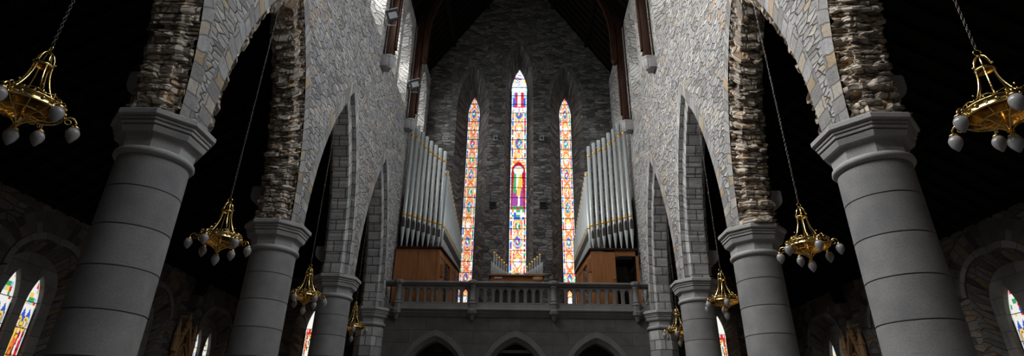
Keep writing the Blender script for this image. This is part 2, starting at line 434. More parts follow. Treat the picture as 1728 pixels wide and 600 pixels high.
def arcade(side):
    mb = MB(); mp = mapX(FX[side], side)
    big = [Op(y, W0, ZS, ZS, ZA) for y in MIDS]
    ring = .31
    grown = [Op(y, W0 + ring, ZS, ZS, 0) if False else None for y in MIDS]
    ops = []
    for o in big:
        g = Op(o.c, W0 + ring, ZS, ZS, ZA)
        R = o.R + ring; g.R = R; g.k = o.k; g.za = ZS + math.sqrt(R * R - o.k ** 2)
        ops.append(g)
    # nave face above the springing
    panel(mb, mp, CY[0], CY[-1], ZS, ZSILL, ops, 0, 0, 26)
    # voussoir rings lying flush in the face
    for oi, (o, g) in enumerate(zip(big, ops)):
        for half in (-1, 1):
            n = 40
            am = math.acos(o.k / o.R); gm = math.acos(g.k / g.R); s = 0
            for i in range(n):
                P = []
                for (rr, mm, f) in ((o.R, am, i / n), (g.R, gm, i / n), (g.R, gm, (i + 1) / n), (o.R, am, (i + 1) / n)):
                    a = mm * f; P.append((o.c + half * (rr * math.cos(a) - o.k), ZS + rr * math.sin(a)))
                l = o.R * am / n
                mb.face([mp(*p, -.004) for p in P], [(0.02, s), (.32, s), (.32, s + l), (.02, s + l)], 3 if half > 0 and oi >= 3 else 2)
                s += l
    # stretch beyond the respond: solid to the floor
    panel(mb, mp, CY[-1], YW + .1, 0, ZSILL, [], 0, 0)
    panel(mb, mp, CY[-1], YW + .1, 0, ZSILL, [], TH, 0)
    mb.face([mp(CY[-1] + .02, 0, 0), mp(CY[-1] + .02, 0, TH), mp(CY[-1] + .02, ZS, TH), mp(CY[-1] + .02, ZS, 0)], None, 3)
    # east end
    mb.face([mp(CY[0], ZS, 0), mp(CY[0], ZS, TH), mp(CY[0], ZEAVE, TH), mp(CY[0], ZEAVE, 0)], None, 3)
    # aisle face
    panel(mb, mp, CY[0], CY[-1], ZS, ZSILL, big, TH, 0, 20)
    # inner orders
    path_r = [(0, W0), (.13, W0), (.16, W0 - .2), (.58, W0 - .2), (.61, W0), (TH, W0)]
    path_a = [(0, W0), (.13, W0), (.15, W0 - .22), (.63, W0 - .22), (.65, W0), (TH, W0)]
    for i, y in enumerate(MIDS):
        kind = 'rubble' if i < 3 else 'ashlar'
        for half in (-1, 1):
            sweep_arch(mb, side, y, half, path_r if kind == 'rubble' else path_a, kind, 1 if kind == 'rubble' else 3, i * 2 + (half + 1) // 2 + (11 if side > 0 else 0))
    # springing beds over the capitals
    for y in CY[:-1]:
        mb.face([mp(y - .6, ZS + .01, .05), mp(y + .6, ZS + .01, .05), mp(y + .6, ZS + .01, TH - .05), mp(y - .6, ZS + .01, TH - .05)], None, 1)
    # clerestory
    rec = []
    for y in MIDS + [CY[-1] + SP / 2]:
        for q in (-.98, .98): rec.append(Op(y + q, .78, ZSILL, 17.3, 18.75))
    panel(mb, mp, CY[0], YW + .1, ZSILL, ZEAVE, rec, 0, 4, 14)
    for o in rec:
        A = o.outline(); B = Op(o.c, .5, ZSILL + .55, 17.1, 18.2).outline()
        reveal(mb, mp, A, 0, B, .72, 4)
    panel(mb, mp, CY[0], YW + .1, ZSILL, ZEAVE, [Op(o.c, .5, ZSILL + .55, 17.1, 18.2) for o in rec], .72, 4, 14)
    mb.face([mp(CY[0], ZEAVE, -.0), mp(YW + .1, ZEAVE, 0), mp(YW + .1, ZEAVE, TH), mp(CY[0], ZEAVE, TH)], None, 4)
    nm = 'wall_left' if side < 0 else 'wall_right'
    struct(mb, nm, [M['rubble'], M['soffit'], M['voussoir'], M['quoin'], M['rubble_big']])
    return rec
REC = {s: arcade(s) for s in (-1, 1)}

# clerestory windows
WN = [0]
def window(name_parent_label, mb_pane, mat, mb_bars=None):
    WN[0] += 1
    nm = 'window_%d' % WN[0]
    o = empty(nm); o['kind'] = 'structure'; o['label'] = name_parent_label
    p = mb_pane.build('window_pane', mat, o)
    if mb_bars: mb_bars.build('glazing_bars', M['lead'], o)
    return o
def fan_pane(mb, mp, op, d):
    P = op.outline(); c = (op.c, (op.z0 + op.zs) / 2)
    for a, b in zip(P, P[1:] + P[:1]): mb.face([mp(*a, d), mp(*b, d), mp(*c, d)])
for side in (-1, 1):
    mp = mapX(FX[side], side)
    for k, o in enumerate(REC[side]):
        g = Op(o.c, .5, ZSILL + .55, 17.1, 18.2)
        mb = MB(); fan_pane(mb, mp, g, .70)
        mbb = MB()
        for q in (15.4, 16.0, 16.6, 17.2): mbb.box(mp(o.c, q, .69), (.02, 1.0, .025))
        mbb.box(mp(o.c, 16.4, .69), (.02, .025, 3.0))
        window('clerestory window of pale glass high in the %s nave wall' % ('left' if side < 0 else 'right'), mb, M['clear'] if side < 0 else M['clear_dim'], mbb)

# ------------------------------------------------------------------ columns
def column(side, y, label, octo=False):
    x = AX[side]
    root = empty('column', (x, y, 0)); tag(root, label, 'column', 'columns of the nave arcades')
    mb = MB()
    if octo:
        a = .47 / math.cos(PI / 8)
        mb.lathe([(a, .55), (a, 5.18)], (0, 0, 0), 8, PI / 8, smooth=False)
        mb.build('shaft', M['quoin'], root)
    else:
        prof = [(.49, .55)]
        z = .72
        while z < 5.1:
            r = .49 - .02 * z / 5.2
            prof += [(r, z - .05), (r, z - .013), (r, z - .0101), (r - .009, z - .007), (r - .009, z + .007), (r, z + .0101), (r, z + .013), (r, z + .05)]
            z += .56
        prof.append((.47, 5.18))
        # rows of the block material line up with these joints
        mb.lathe(prof, (0, 0, -.16), 56); mb.v = [(a, b, c + .16) for a, b, c in mb.v]
        mb.build('shaft', M['column'], root)
    mb = MB()
    if octo:
        k = 1 / math.cos(PI / 8)
        mb.lathe([(.47 * k, 5.12), (.53 * k, 5.15), (.54 * k, 5.19), (.52 * k, 5.23), (.47 * k, 5.25)], (0, 0, 0), 8, PI / 8, smooth=False)
    else:
        mb.lathe([(.46, 5.12), (.505, 5.135), (.527, 5.17), (.52, 5.21), (.49, 5.235), (.46, 5.25)], (0, 0, 0), 56)
    k = 1 / math.cos(PI / 8)
    pr = [(.455, 5.22), (.46, 5.33), (.47, 5.39), (.485, 5.425), (.50, 5.44), (.54, 5.442), (.545, 5.455), (.565, 5.515), (.565, 5.525), (.545, 5.535), (.55, 5.548), (.585, 5.552), (.59, 5.585), (.57, 5.592), (.575, 5.604), (.605, 5.608), (.61, 5.635),
          (.59, 5.642), (.595, 5.650), (.635, 5.662), (.65, 5.675), (.65, 5.742), (.632, 5.76), (.2, 5.765)]
    mb.lathe([(a * k, z) for a, z in pr], (0, 0, 0), 8, PI / 8, smooth=False)
    mb.build('capital', M['capital'], root)
    mb = MB()
    mb.lathe([(.80 * k, 0), (.80 * k, .22), (.74 * k, .26)], (0, 0, 0), 8, PI / 8, smooth=False)
    mb.lathe([(.70, .26), (.72, .32), (.66, .40), (.56, .44), (.58, .49), (.53, .56), (.48, .57)], (0, 0, 0), 40)
    mb.build('column_base', M['capital'], root)
    return root
names = {-1: 'left', 1: 'right'}
for side in (-1, 1):
    column(side, CY[2], 'largest round grey stone column on the %s, nearest the viewer' % names[side])
    column(side, CY[3], 'second round grey stone column from the viewer on the %s' % names[side])
    column(side, CY[4], 'third round grey stone column on the %s, last before the organ gallery' % names[side])
    column(side, CY[5], 'octagonal stone pier where the %s arcade meets the organ gallery' % names[side], True)

# stone corbels on the aisle side of each column, carrying the aisle roof braces
def corbel(x, y, z, sx, label, group, mat=None, r=.2):
    """quarter-round bracket sticking out of a wall towards sx"""
    mb = MB(); n = 8; w = .19
    P = [(0, .42), (.34, .42), (.36, .38), (.36, .24)] + [(.36 - .36 * (1 - math.cos(a)) , .24 - .30 * math.sin(a)) for a in [PI / 2 * i / n for i in range(1, n + 1)]]
    P = [(max(a, 0), b) for a, b in P]
    A = [(sx * a, -w, b) for a, b in P]; B = [(sx * a, w, b) for a, b in P]
    mb.face(A); mb.face(B[::-1])
    for i in range(len(P)):
        j = (i + 1) % len(P); mb.face([A[i], A[j], B[j], B[i]])
    o = mb.build('corbel', mat or M['capital'])
    o.location = (x, y, z); tag(o, label, 'corbel', group)
    return o
ordn = {2: 'nearest', 3: 'second', 4: 'third'}
for side in (-1, 1):
    for i in (2, 3, 4):
        xx = FX[side] + side * (TH - .03)
        corbel(xx, CY[i], 6.28, side, 'rounded stone corbel behind the %s column on the %s, facing the dark aisle' % (ordn[i], names[side]), 'aisle side corbels')
        mb = MB(); X0 = xx + side * .18
        mb.box((0, 0, 2.35), (.24, .26, 4.7))
        o = mb.build('roof_post', M['roofwood']); o.location = (X0, CY[i], 6.70)
        br = MB(); pts = []
        for k in range(9):
            a = PI / 2 * k / 8
            pts.append((side * (.12 + 1.9 * (1 - math.cos(a))), 0, 1.0 + 1.9 * math.sin(a)))
        for p, q in zip(pts, pts[1:]): br.bar(p, q, .2, .22)
        br.build('roof_brace', M['roofwood'], o)
        tag(o, 'dark timber aisle roof post above the %s column on the %s' % (ordn[i], names[side]), 'roof post', 'aisle roof posts')

# ------------------------------------------------------------------ stained glass painting (the glass's own colours, plus pale edges for lit jambs)
WHT = (1.0, .98, .93); CRM = (1.0, .90, .66); RED = (.75, .03, .03); ORG = (.95, .26, .04); YEL = (1.0, .72, .12); BLU = (.05, .12, .62); LBL = (.40, .66, 1.0); GRN = (.06, .40, .14); PUR = (.34, .07, .34); DRK = (.015, .012, .02)
def pick(lst, *k): return lst[int(hsh(*k) * len(lst)) % len(lst)]
def ves(x, y, w, h):
    R = (w * w + h * h) / (2 * w); c = R - w
    return math.hypot(abs(x) + c, y) - R
def figure(x, y, seed, robe, robe2, halo=True):
    """small standing figure about 1 unit tall around the origin"""
    if halo:
        d = math.hypot(x, y - .32)
        if d < .10: return (1, .82, .62) if d < .07 else (.25, .12, .05)
        if d < .17: return YEL
    wv = .13 + .12 * max(0, .25 - y)
    if -.5 < y < .25 and abs(x) < wv:
        if abs(x - .04 * math.sin(y * 9)) < .05: return robe2
        if hsh(int(x * 22), int(y * 14), seed) < .18: return DRK
        return robe
    return None
def ornament(u, s, hw, seed, warm):
    a = abs(u); x = u * hw
    if a > .88: return LBL if hsh(int(s / .16), seed, u > 0) < .5 else WHT
    if a > .66:
        f = (s / .12) % 1
        if f < .1: return DRK
        return pick([RED, ORG, BLU, YEL, LBL, RED, WHT, GRN, ORG], int(s / .12), seed + (3 if u > 0 else 0))
    if a > .60: return WHT
    P = .92; kk = int(math.floor(s / P)); y = s - kk * P - P / 2
    W = .56 * hw; H = .40
    d = ves(x, y, W, H)
    if d < 0:
        if d > -.035: return ORG if (kk % 2) else RED
        if d > -.05: return WHT
        if kk % 2 == 0:
            c = figure(x * 1.6, y * 1.9, seed + kk, pick([WHT, WHT, ORG, GRN], kk, seed), WHT)
            if c: return c
            return pick([ORG, YEL, RED, CRM, LBL], int(y * 12), int(x * 14), kk + seed)
        r = math.hypot(x, y * .8)
        if r < .04: return WHT
        t = int((math.atan2(y, x) + PI) / (PI / 4))
        if r < .10: return pick([LBL, RED, GRN], t, kk + seed)
        return pick([BLU, BLU, LBL, GRN, PUR, BLU], t, int(r * 16), kk)
    if d < .018: return YEL
    # strapwork outside the medallions
    yy = P / 2 - abs(y)
    if abs(x) - yy * .75 < .022 and abs(x) - yy * .75 > -.022: return RED
    if abs(math.hypot(abs(x) - .56 * hw, abs(y) - P / 2) - .10) < .022: return ORG
    q = hsh(int(x / .045), int(s / .05), seed)
    if q < warm: return ORG if q < warm * .6 else RED
    if q < warm + .14: return LBL
    if q < warm + .22: return YEL
    return CRM if q < .72 else WHT
def centre_glass(u, s, hw, top):
    x = u * hw
    if s > top - .9:                   # head of the lancet
        if abs(u) > .7: return pick([RED, YEL, LBL, WHT], int(s / .1), u > 0)
        return WHT if hsh(int(x / .06), int(s / .07), 2) < .6 else pick([BLU, LBL, ORG, RED], int(x / .06), int(s / .07), 77)
    if top - 2.9 < s < top - .9:       # upper scene: white draped figure between red ones under a pale canopy
        if abs(u) > .80: return LBL if hsh(int(s / .1), 4) < .5 else WHT
        y = s - (top - 1.9)
        if y > .35: return WHT if hsh(int(x / .07), int(s / .09), 7) < .75 else LBL
        if y > -.55:
            if abs(x) < .085: return WHT if y < .2 else (1, .8, .6)
            if abs(x) < .25: return RED if hsh(int(x / .06), int(s / .1), 3) < .8 else BLU
            return LBL if y > 0 else BLU
        if y > -.62: return RED
        return WHT if hsh(int(x / .05), int(s / .06), 8) < .7 else pick([BLU, RED, LBL], int(x / .05), int(s / .06), 77)
    Yb, Yt = 4.95, 7.75                # the large standing figure with a harp
    if Yb - .55 < s < Yb:
        f = hsh(int(x / .1), int(s / .13), 5)
        if abs(u) > .84: return WHT
        return WHT if f < .35 else (BLU if f < .7 else (GRN if f < .85 else ORG))
    if Yb <= s < Yt:
        y = s - Yb; Ht = Yt - Yb
        if abs(u) > .86: return LBL if hsh(int(s / .14), 6) < .5 else WHT
        arch = ves(x, max(0, y - 2.1), .36, .62)
        if y > 2.1 and arch > 0: return CRM if hsh(int(x / .06), int(s / .07), 12) < .5 else ORG
        dh = math.hypot(x, y - 2.20)
        if dh < .12: return (1, .80, .58) if (dh < .09 and y < 2.26) else (.85, .62, .40)
        if dh < .22: return (.95, .88, .70)
        if dh < .26: return LBL
        wv = .20 + .05 * (2.1 - y)
        if y < 2.06 and abs(x + .02) < min(wv, .33):
            if y < .20: return GRN if hsh(int(x / .07), int(y / .07), 1) < .7 else RED
            if abs((x - .06) - (y - 1.2) * .12) < .10 and .75 < y < 1.95: return YEL if abs((x * 40) % 2 - 1) > .25 else (.6, .3, .05)
            if x < -.10 and y > .9: return GRN
            if y > 1.1 and abs(x) < .16: return (.95, .85, .75)
            if abs(x + .02 - .07 * math.sin(y * 3)) < .05: return WHT
            return PUR if y < 1.2 else (.80, .60, .35)
        return (.38, .01, .02) if hsh(int(x / .05), int(y / .05), 3) < .85 else RED
    return ornament(u, s, hw, 3, .10)
def aisle_glass(u, s, hw, top, seed):
    x = u * hw; y = s
    if abs(u) > .82: return (.80, .84, .76)  # pale edge painted into the glass for the light on the jambs
    if y > top - .75:
        return WHT if hsh(int(x / .06), int(y / .12), seed) < .72 else pick([RED, LBL, GRN, YEL, BLU], int(x / .06), int(y / .12), seed, 77)
    if y > top - 1.05:
        return WHT if math.sin(x * 40) * .1 + (y - top + .9) > -.05 else BLU
    band = (top - 1.05 - y)
    k = int(band / 1.35); f = band - k * 1.35
    if f > 1.15: return WHT if f > 1.28 or abs(math.sin(x * 18)) > .4 else YEL
    yy = .58 - f
    for (ox, rb, rb2) in ((-.10, ORG, YEL), (.10, RED, WHT), (0, PUR, ORG)):
        c = figure((x - ox) * 2.1, (yy + (.16 if ox == 0 else 0)) / 1.25, seed + k, pick([rb, RED, GRN, BLU, YEL], k, seed, int(ox * 20)) if k else rb, rb2)
        if c: return c
    return BLU if hsh(int(x / .07), int(y / .09), seed) < .7 else pick([GRN, DRK, LBL, PUR], int(x / .07), int(y / .09), 77)
def side_red(u, s, hw, top, seed):     # tall lancets closing the aisles
    if abs(u) > .80: return (.88, .95, .80)
    x = u * hw
    if s > top - .8: return WHT
    y = (top - .8 - s)
    k = int(y / 1.5); f = y - k * 1.5
    if f < .25: return RED if abs(math.sin(x * 22)) > .35 else WHT
    c = figure(x * 1.5, (.62 - f) / 1.15, seed + k, WHT, CRM)
    if c: return c
    if f > 1.25: return CRM
    return pick([RED, RED, BLU, ORG, YEL], int(x / .06), int(s / .07), seed)
def paint_pane(mp, op, d, cell, fn):
    """mosaic of small pieces filling a lancet"""
    mb = MB(); H = op.za - op.z0; nv = int(H / cell); nu = max(6, int(2 * op.w / cell))
    def hwid(z):
        if z <= op.zs: return op.w
        return max(.0, math.sqrt(max(0, op.R ** 2 - (z - op.zs) ** 2)) - op.k)
    for j in range(nv):
        z0 = op.z0 + H * j / nv; z1 = op.z0 + H * (j + 1) / nv
        a, b = hwid(z0), hwid(z1)
        n = nu if z0 < op.zs else max(2, int(nu * a / op.w))
        zm = (z0 + z1) / 2; wm = (a + b) / 2
        for i in range(n):
            u0 = -1 + 2 * i / n; u1 = -1 + 2 * (i + 1) / n
            c = fn((u0 + u1) / 2, zm - op.z0, max(wm, .02))
            mb.face([mp(op.c + u0 * a, z0, d), mp(op.c + u1 * a, z0, d), mp(op.c + u1 * b, z1, d), mp(op.c + u0 * b, z1, d)], None, 0, c)
    return mb
def bars(mp, op, d, step, facing_y=True, t=.03):
    mb = MB(); z = op.z0 + step
    while z < op.za - .2:
        w = op.w if z < op.zs else max(.02, math.sqrt(max(0, op.R ** 2 - (z - op.zs) ** 2)) - op.k)
        p = mp(op.c, z, d)
        mb.box(p, (2 * w, t, t * .8) if facing_y else (t, 2 * w, t * .8)); z += step
    # lead cames along the sides
    for q in (-1, 1):
        p = mp(op.c + q * op.w * .98, (op.z0 + op.zs) / 2, d)
        mb.box(p, (.02, t, op.zs - op.z0) if facing_y else (t, .02, op.zs - op.z0))
    return mb

# ------------------------------------------------------------------ west wall with three tall lancets
def gable(h): return min(ZEAVE + .2 + (5.2 - abs(h - CXN)) * 1.52, 27.2)
mpw = mapY(YW)
EMB = [Op(-2.64, .85, 6.3, 17.6, 20.25), Op(CXN, .74, 6.3, 19.4, 21.85), Op(2.33, .85, 6.3, 17.6, 20.2)]
GLS = [Op(-2.64, .315, 7.0, 17.35, 18.62), Op(CXN - .01, .43, 7.0, 19.0, 20.52), Op(2.33, .315, 7.0, 17.35, 18.6)]
mb = MB()
panel(mb, mpw, CXN - 5.3, CXN + 5.3, 0, 30, EMB, 0, 0, 16, topf=gable)
for e, g in zip(EMB, GLS):
    m1 = Op(g.c, g.w + .10, g.z0 - .1, g.zs, g.za + .16)
    reveal(mb, mpw, e.outline(), 0, m1.outline(), .66, 0)
    reveal(mb, mpw, m1.outline(), .66, g.outline(), .74, 1)
    # dressed arch ring round each embrasure
    A = e.outline(); B = e.grow(.26, 0).outline()
    s = 0
    for i in range(1, len(A) - 2):
        l = math.hypot(A[i + 1][0] - A[i][0], A[i + 1][1] - A[i][1])
        mb.face([mpw(*A[i], -.012), mpw(*A[i + 1], -.012), mpw(*B[i + 1], -.012), mpw(*B[i], -.012)], [(0, s), (0, s + l), (.26, s + l), (.26, s)], 2)
        s += l
    # outer sheet closing the embrasure round the glass
    panel(mb, mpw, e.c - .9, e.c + .9, 6, 22, [g], .78, 0, 14)
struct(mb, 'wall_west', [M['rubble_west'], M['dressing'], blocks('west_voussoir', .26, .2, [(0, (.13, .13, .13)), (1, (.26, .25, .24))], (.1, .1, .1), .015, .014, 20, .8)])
for k, (g, nm, wm, st) in enumerate(zip(GLS, ('left', 'middle', 'right'), (.20, .06, .12), (.95, 1.25, 1.35))):
    if k == 1: f = lambda u, s, hw: centre_glass(u, s, hw, 13.52)
    else: f = (lambda sd, w_: (lambda u, s, hw: ornament(u, s, hw, sd, w_)))(k + 5, wm)
    window({'left': 'left stained glass lancet of the west wall, red and blue medallions', 'middle': 'tallest stained glass lancet in the middle with a robed harpist', 'right': 'right stained glass lancet of the west wall, pale with red medallions'}[nm],
           paint_pane(mpw, g, .745, .02 if k == 1 else .021, f), stained('stained_%s' % nm, st), bars(mpw, g, .73, .56))

# ------------------------------------------------------------------ aisles
AWX = {-1: -12.3, 1: 11.96}
def aisle(side):
    X = AWX[side]; mp = mapX(X, side)
    groups = [9.37, 13.73, 18.08, 22.44]
    if side > 0: groups = [9.3, 13.6, 18.0, 22.3]
    mb = MB()
    rear = [Op(y, 1.15, 1.6, 5.15, 6.0) for y in groups]
    panel(mb, mp, -6, YW + .6, 0, 7.0, rear, 0, 0, 14)
    for r in rear:
        pair = [Op(r.c - .38, .25, 1.9, 4.45, 5.3), Op(r.c + .38, .25, 1.9, 4.45, 5.3)]
        back = Op(r.c, .95, 1.75, 4.9, 5.75)
        reveal(mb, mp, r.outline(), 0, back.outline(), .36, 1)
        panel(mb, mp, r.c - 1.0, r.c + 1.0, 1.6, 5.9, pair, .36, 2, 10)
        for p in pair: reveal(mb, mp, p.outline(), .36, Op(p.c, .235, 1.95, 4.45, 5.27).outline(), .50, 2)
        # hood of dressed stone and relieving voussoirs
        A = r.outline(); B = r.grow(.16, 0).outline(); C = r.grow(.16, 0).grow(.5, 0).outline(); s = 0
        for i in range(1, len(A) - 2):
            l = math.hypot(A[i + 1][0] - A[i][0], A[i + 1][1] - A[i][1])
            mb.face([mp(*A[i], -.05), mp(*A[i + 1], -.05), mp(*B[i + 1], -.05), mp(*B[i], -.05)], [(0, s), (0, s + l), (.16, s + l), (.16, s)], 2)
            mb.face([mp(*A[i], -.05), mp(*A[i + 1], -.05), mp(*A[i + 1], .02), mp(*A[i], .02)], None, 2)
            mb.face([mp(*B[i], -.05), mp(*B[i + 1], -.05), mp(*B[i + 1], .02), mp(*B[i], .02)], None, 2)
            mb.face([mp(*B[i], -.006), mp(*B[i + 1], -.006), mp(*C[i + 1], -.006), mp(*C[i], -.006)], [(0, s), (0, s + l), (.5, s + l), (.5, s)], 3)
            s += l
    nm = 'wall_aisle_' + names[side]
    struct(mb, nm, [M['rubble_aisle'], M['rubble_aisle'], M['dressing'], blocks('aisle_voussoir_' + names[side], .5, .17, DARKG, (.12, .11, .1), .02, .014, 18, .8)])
    for gi, r in enumerate(rear):
        for q in (-.38, .38):
            g = Op(r.c + q, .235, 1.95, 4.45, 5.27)
            hid = gi == 0 or gi == 2
            window('stained glass lancet of a pair in the %s aisle wall' % names[side],
                   paint_pane(mp, g, .48, .020 if gi == 1 else .045, (lambda sd: lambda u, s, hw: aisle_glass(u, s, hw, 3.32, sd))(gi * 2 + (q > 0) + (20 if side > 0 else 0))),
                   stained('aisle_glass_%s_%d%d' % (names[side], gi, q > 0), .85), bars(mp, g, .465, .66, False, .02))
    # end wall of the aisle with one tall lancet
    mb = MB()
    x0, x1 = sorted((X + side * .6, FX[side] + side * .3))
    wc = -9.50 if side < 0 else 8.95
    e = Op(wc, .62, 1.5, 6.0, 7.25); g = Op(wc, .25, 1.9, 5.75, 6.72)
    panel(mb, mpw, x0, x1, 0, 11.9, [e], 0, 0, 12, topf=lambda h: 7.2 + (abs(X) - abs(h)) * .74 if abs(h) < abs(X) else 7.2)
    reveal(mb, mpw, e.outline(), 0, g.outline(), .5, 0)
    panel(mb, mpw, wc - .7, wc + .7, 1.4, 7.4, [g], .52, 0, 12)
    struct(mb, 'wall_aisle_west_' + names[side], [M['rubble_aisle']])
    window('tall narrow stained glass lancet closing the far end of the %s aisle' % names[side],
           paint_pane(mpw, g, .49, .035, (lambda sd: lambda u, s, hw: side_red(u, s, hw, 4.82, sd))(40 + side)), stained('aisle_end_glass_' + names[side], .95), bars(mpw, g, .475, .8, True, .02))
    # lean-to roof: boards, rafters and purlins
    mb = MB()
    xi, zi = FX[side] + side * .3, 11.75; xo, zo = X + side * .7, 6.55
    mb.face([(xi, -6, zi), (xo, -6, zo), (xo, YW + .6, zo), (xi, YW + .6, zi)], None, 0)
    dz = .10
    y = -5.8
    while y < YW:
        mb.bar((xi, y, zi - dz), (xo, y, zo - dz), .09, .16); y += .5
    for f in (.3, .62, .93):
        xx = xi + (xo - xi) * f; zz = zi + (zo - zi) * f - .24
        mb.bar((xx, -6, zz), (xx, YW, zz), .16, .2)
    mb.box((X + side * .06, (YW - 6) / 2, 7.0), (.3, YW + 6, .26))
    struct(mb, 'ceiling_aisle_' + names[side], [M['roofwood']])
    # wall posts on corbels between the windows
    for i, (y, w) in enumerate(((20.35, 'far'), (11.6, 'near'))):
        if i == 1: continue
        corbel(X - side * .005, y, 5.78, -side, 'small stone corbel on the %s aisle wall carrying a dark roof post' % names[side], 'aisle wall corbels', M['dressing'])
        mb = MB(); mb.box((0, 0, .5), (.22, .26, 1.0))
        o = mb.build('roof_post', M['roofwood']); o.location = (X - side * .2, y, 6.20)
        br = MB(); pts = []
        for k in range(9):
            a = PI / 2 * k / 8
            pts.append((-side * (.1 + 1.6 * (1 - math.cos(a))), 0, .1 + 1.75 * math.sin(a)))
        for p, q in zip(pts, pts[1:]): br.bar(p, q, .2, .22)
        br.build('roof_brace', M['roofwood'], o)
        tag(o, 'dark timber roof post on the %s aisle wall above the carved gothic frame' % names[side], 'roof post', 'aisle roof posts')
for s in (-1, 1): aisle(s)

# carved gothic frames on the aisle walls
def gothic(side):
    X = AWX[side]; root = empty('gothic_frame', (X - side * .02, 20.3, 3.1))
    def P(h, v, d): return (-side * d, h, v)
    mb = MB()
    for q in (-1, 1): mb.box(P(q * .42, .62, .10), (.16, .12, 1.3))
    mb.box(P(0, -.02, .12), (.24, 1.1, .12)); mb.box(P(0, 1.0, .05), (.06, .8, .5))
    mb.build('frame', M['gothicwood'], root)
    mb = MB()
    for q in (-1, 1):
        mb.bar(P(q * .46, 1.0, .12), P(0, 2.15, .12), .10, .14, (1, 0, 0))
        for k in range(6):       # crockets climbing the gable
            f = .12 + .8 * k / 6
            mb.ball(P(q * (.50 - .46 * f), 1.06 + 1.15 * f, .13), .05, 6, 4)
    mb.build('gable', M['gothicwood'], root)
    mb = MB()
    a = Op(0, .36, .1, .75, 1.35).outline(); 
    mb.tube([P(h, v, .14) for h, v in a], .035, 6)
    for q in (-1, 1):
        b = Op(q * .18, .16, .1, .55, .9).outline(8); mb.tube([P(h, v, .12) for h, v in b], .022, 5)
    mb.torus(P(0, 1.04, .12), .12, .02, 'x', 14, 5)
    mb.build('tracery', M['gothicwood'], root)
    for q in (-1, 1):
        mb = MB()
        mb.lathe([(.10, 0), (.10, .5), (.13, .52), (.11, .58), (.0001, 1.18)], P(q * .53, 1.05, .12), 8, PI / 8, smooth=False)
        for k in range(4):
            for t in range(4):
                aa = t * PI / 2; r = .095 * (1 - k / 5)
                mb.ball((P(q * .53, 0, .12)[0] + r * math.cos(aa), q * .53 + r * math.sin(aa), 1.05 + .62 + k * .12), .026, 5, 4)
        mb.ball(P(q * .53, 2.25, .12), .04, 6, 5)
        mb.build('pinnacle', M['gothicwood'], root)
    mb = MB(); mb.lathe([(.03, 0), (.03, .12), (.08, .18), (.03, .24), (.0001, .38)], P(0, 2.1, .12), 8)
    mb.build('finial', M['gothicwood'], root)
    tag(root, 'carved oak gothic frame with crocketed gable and pinnacles on the %s aisle wall' % names[side], 'carved frame', 'carved frames on the aisle walls')
for s in (-1, 1): gothic(s)

# ------------------------------------------------------------------ floor
mb = MB(); mb.face([(-13.2, -12, 0), (13, -12, 0), (13, 26, 0), (-13.2, 26, 0)], [(-13, -12), (13, -12), (13, 26), (-13, 26)])
struct(mb, 'floor', [M['floor']])

# ------------------------------------------------------------------ nave roof and trusses
RX = 5.55; ZR0 = ZEAVE - .1; ZRR = ZR0 + RX * 1.52
mb = MB()
for sx in (-1, 1):
    mb.face([(CXN + sx * RX, CY[0], ZR0), (CXN, CY[0], ZRR), (CXN, YW + .3, ZRR), (CXN + sx * RX, YW + .3, ZR0)])
    y = CY[0] + .2
    while y < YW:
        mb.bar((CXN + sx * (RX - .05), y, ZR0 - .02), (CXN, y, ZRR - .12), .11, .18, (0, 1, 0)); y += .46
    for f in (.33, .66):
        xx = CXN + sx * RX * (1 - f); zz = ZR0 + (ZRR - ZR0) * f - .32
        mb.box((xx, (CY[0] + YW) / 2, zz), (.2, YW - CY[0], .26))
mb.box((CXN, (CY[0] + YW) / 2, ZRR - .3), (.16, YW - CY[0], .4))
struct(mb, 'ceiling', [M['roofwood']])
def truss(y, label):
    root = empty('roof_truss', (CXN, y + .12, 13.9)); tag(root, label, 'roof truss', 'nave roof trusses')
    for sx in (-1, 1):
        xf = (FX[sx] - CXN) - sx * .24
        mb = MB(); mb.box((xf, 0, 2.72), (.26, .28, 5.3)); mb.box((xf - sx * .16, 0, 2.9), (.08, .16, 5.0))
        mb.build('wall_post', M['postwood'], root)
        mb = MB()
        pts = [(xf - sx * .30, 0, 3.25), (xf - sx * .30, 0, 4.6)]
        for k in range(1, 12):
            a = PI / 2 * k / 11
            pts.append((xf - sx * (.30 + 3.0 * (1 - math.cos(a))), 0, 4.6 + 4.3 * math.sin(a)))
        for p, q in zip(pts, pts[1:]): mb.bar(p, q, .24, .24, (0, 1, 0))
        mb.lathe([(.0001, 0), (.08, .03), (.13, .10), (.14, .2), (.14, .3)], (xf - sx * .30, 0, 3.02), 12)
        mb.build('arch_brace', M['postwood'], root)
        mb = MB(); mb.bar((sx * (RX - .35), 0, ZR0 - 14.1), (0, 0, ZRR - 14.45), .26, .3, (0, 1, 0))
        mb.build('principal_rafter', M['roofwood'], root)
    mb = MB(); mb.box((0, 0, 8.95), (4.3, .24, .3)); mb.build('collar_beam', M['roofwood'], root)
truss(CY[3], 'dark timber roof truss high over the second pair of columns')
truss(CY[4], 'dark timber roof truss with wall posts over the third pair of columns')
truss(CY[5], 'dark timber roof truss with wall posts just above the organ gallery front')
for sx in (-1, 1):
    for i, w in ((4, 'third column'), (5, 'organ pipes')):
        mb = MB()
        k = 1 / math.cos(PI / 8)
        mb.lathe([(.0001, -.06), (.10, -.05), (.17, .05), (.21, .2), (.22, .33), (.24, .36), (.24, .43)], (0, 0, 0), 8, PI / 8, smooth=False)
        mb.box((sx * .12, 0, .19), (.24, .42, .47))
        o = mb.build('corbel', M['capital']); o.location = (FX[sx] - sx * .245, CY[i] + .12, 13.50)
        tag(o, 'pale stone corbel under the timber roof post above the %s %s' % (names[sx], w), 'corbel', 'nave corbels')

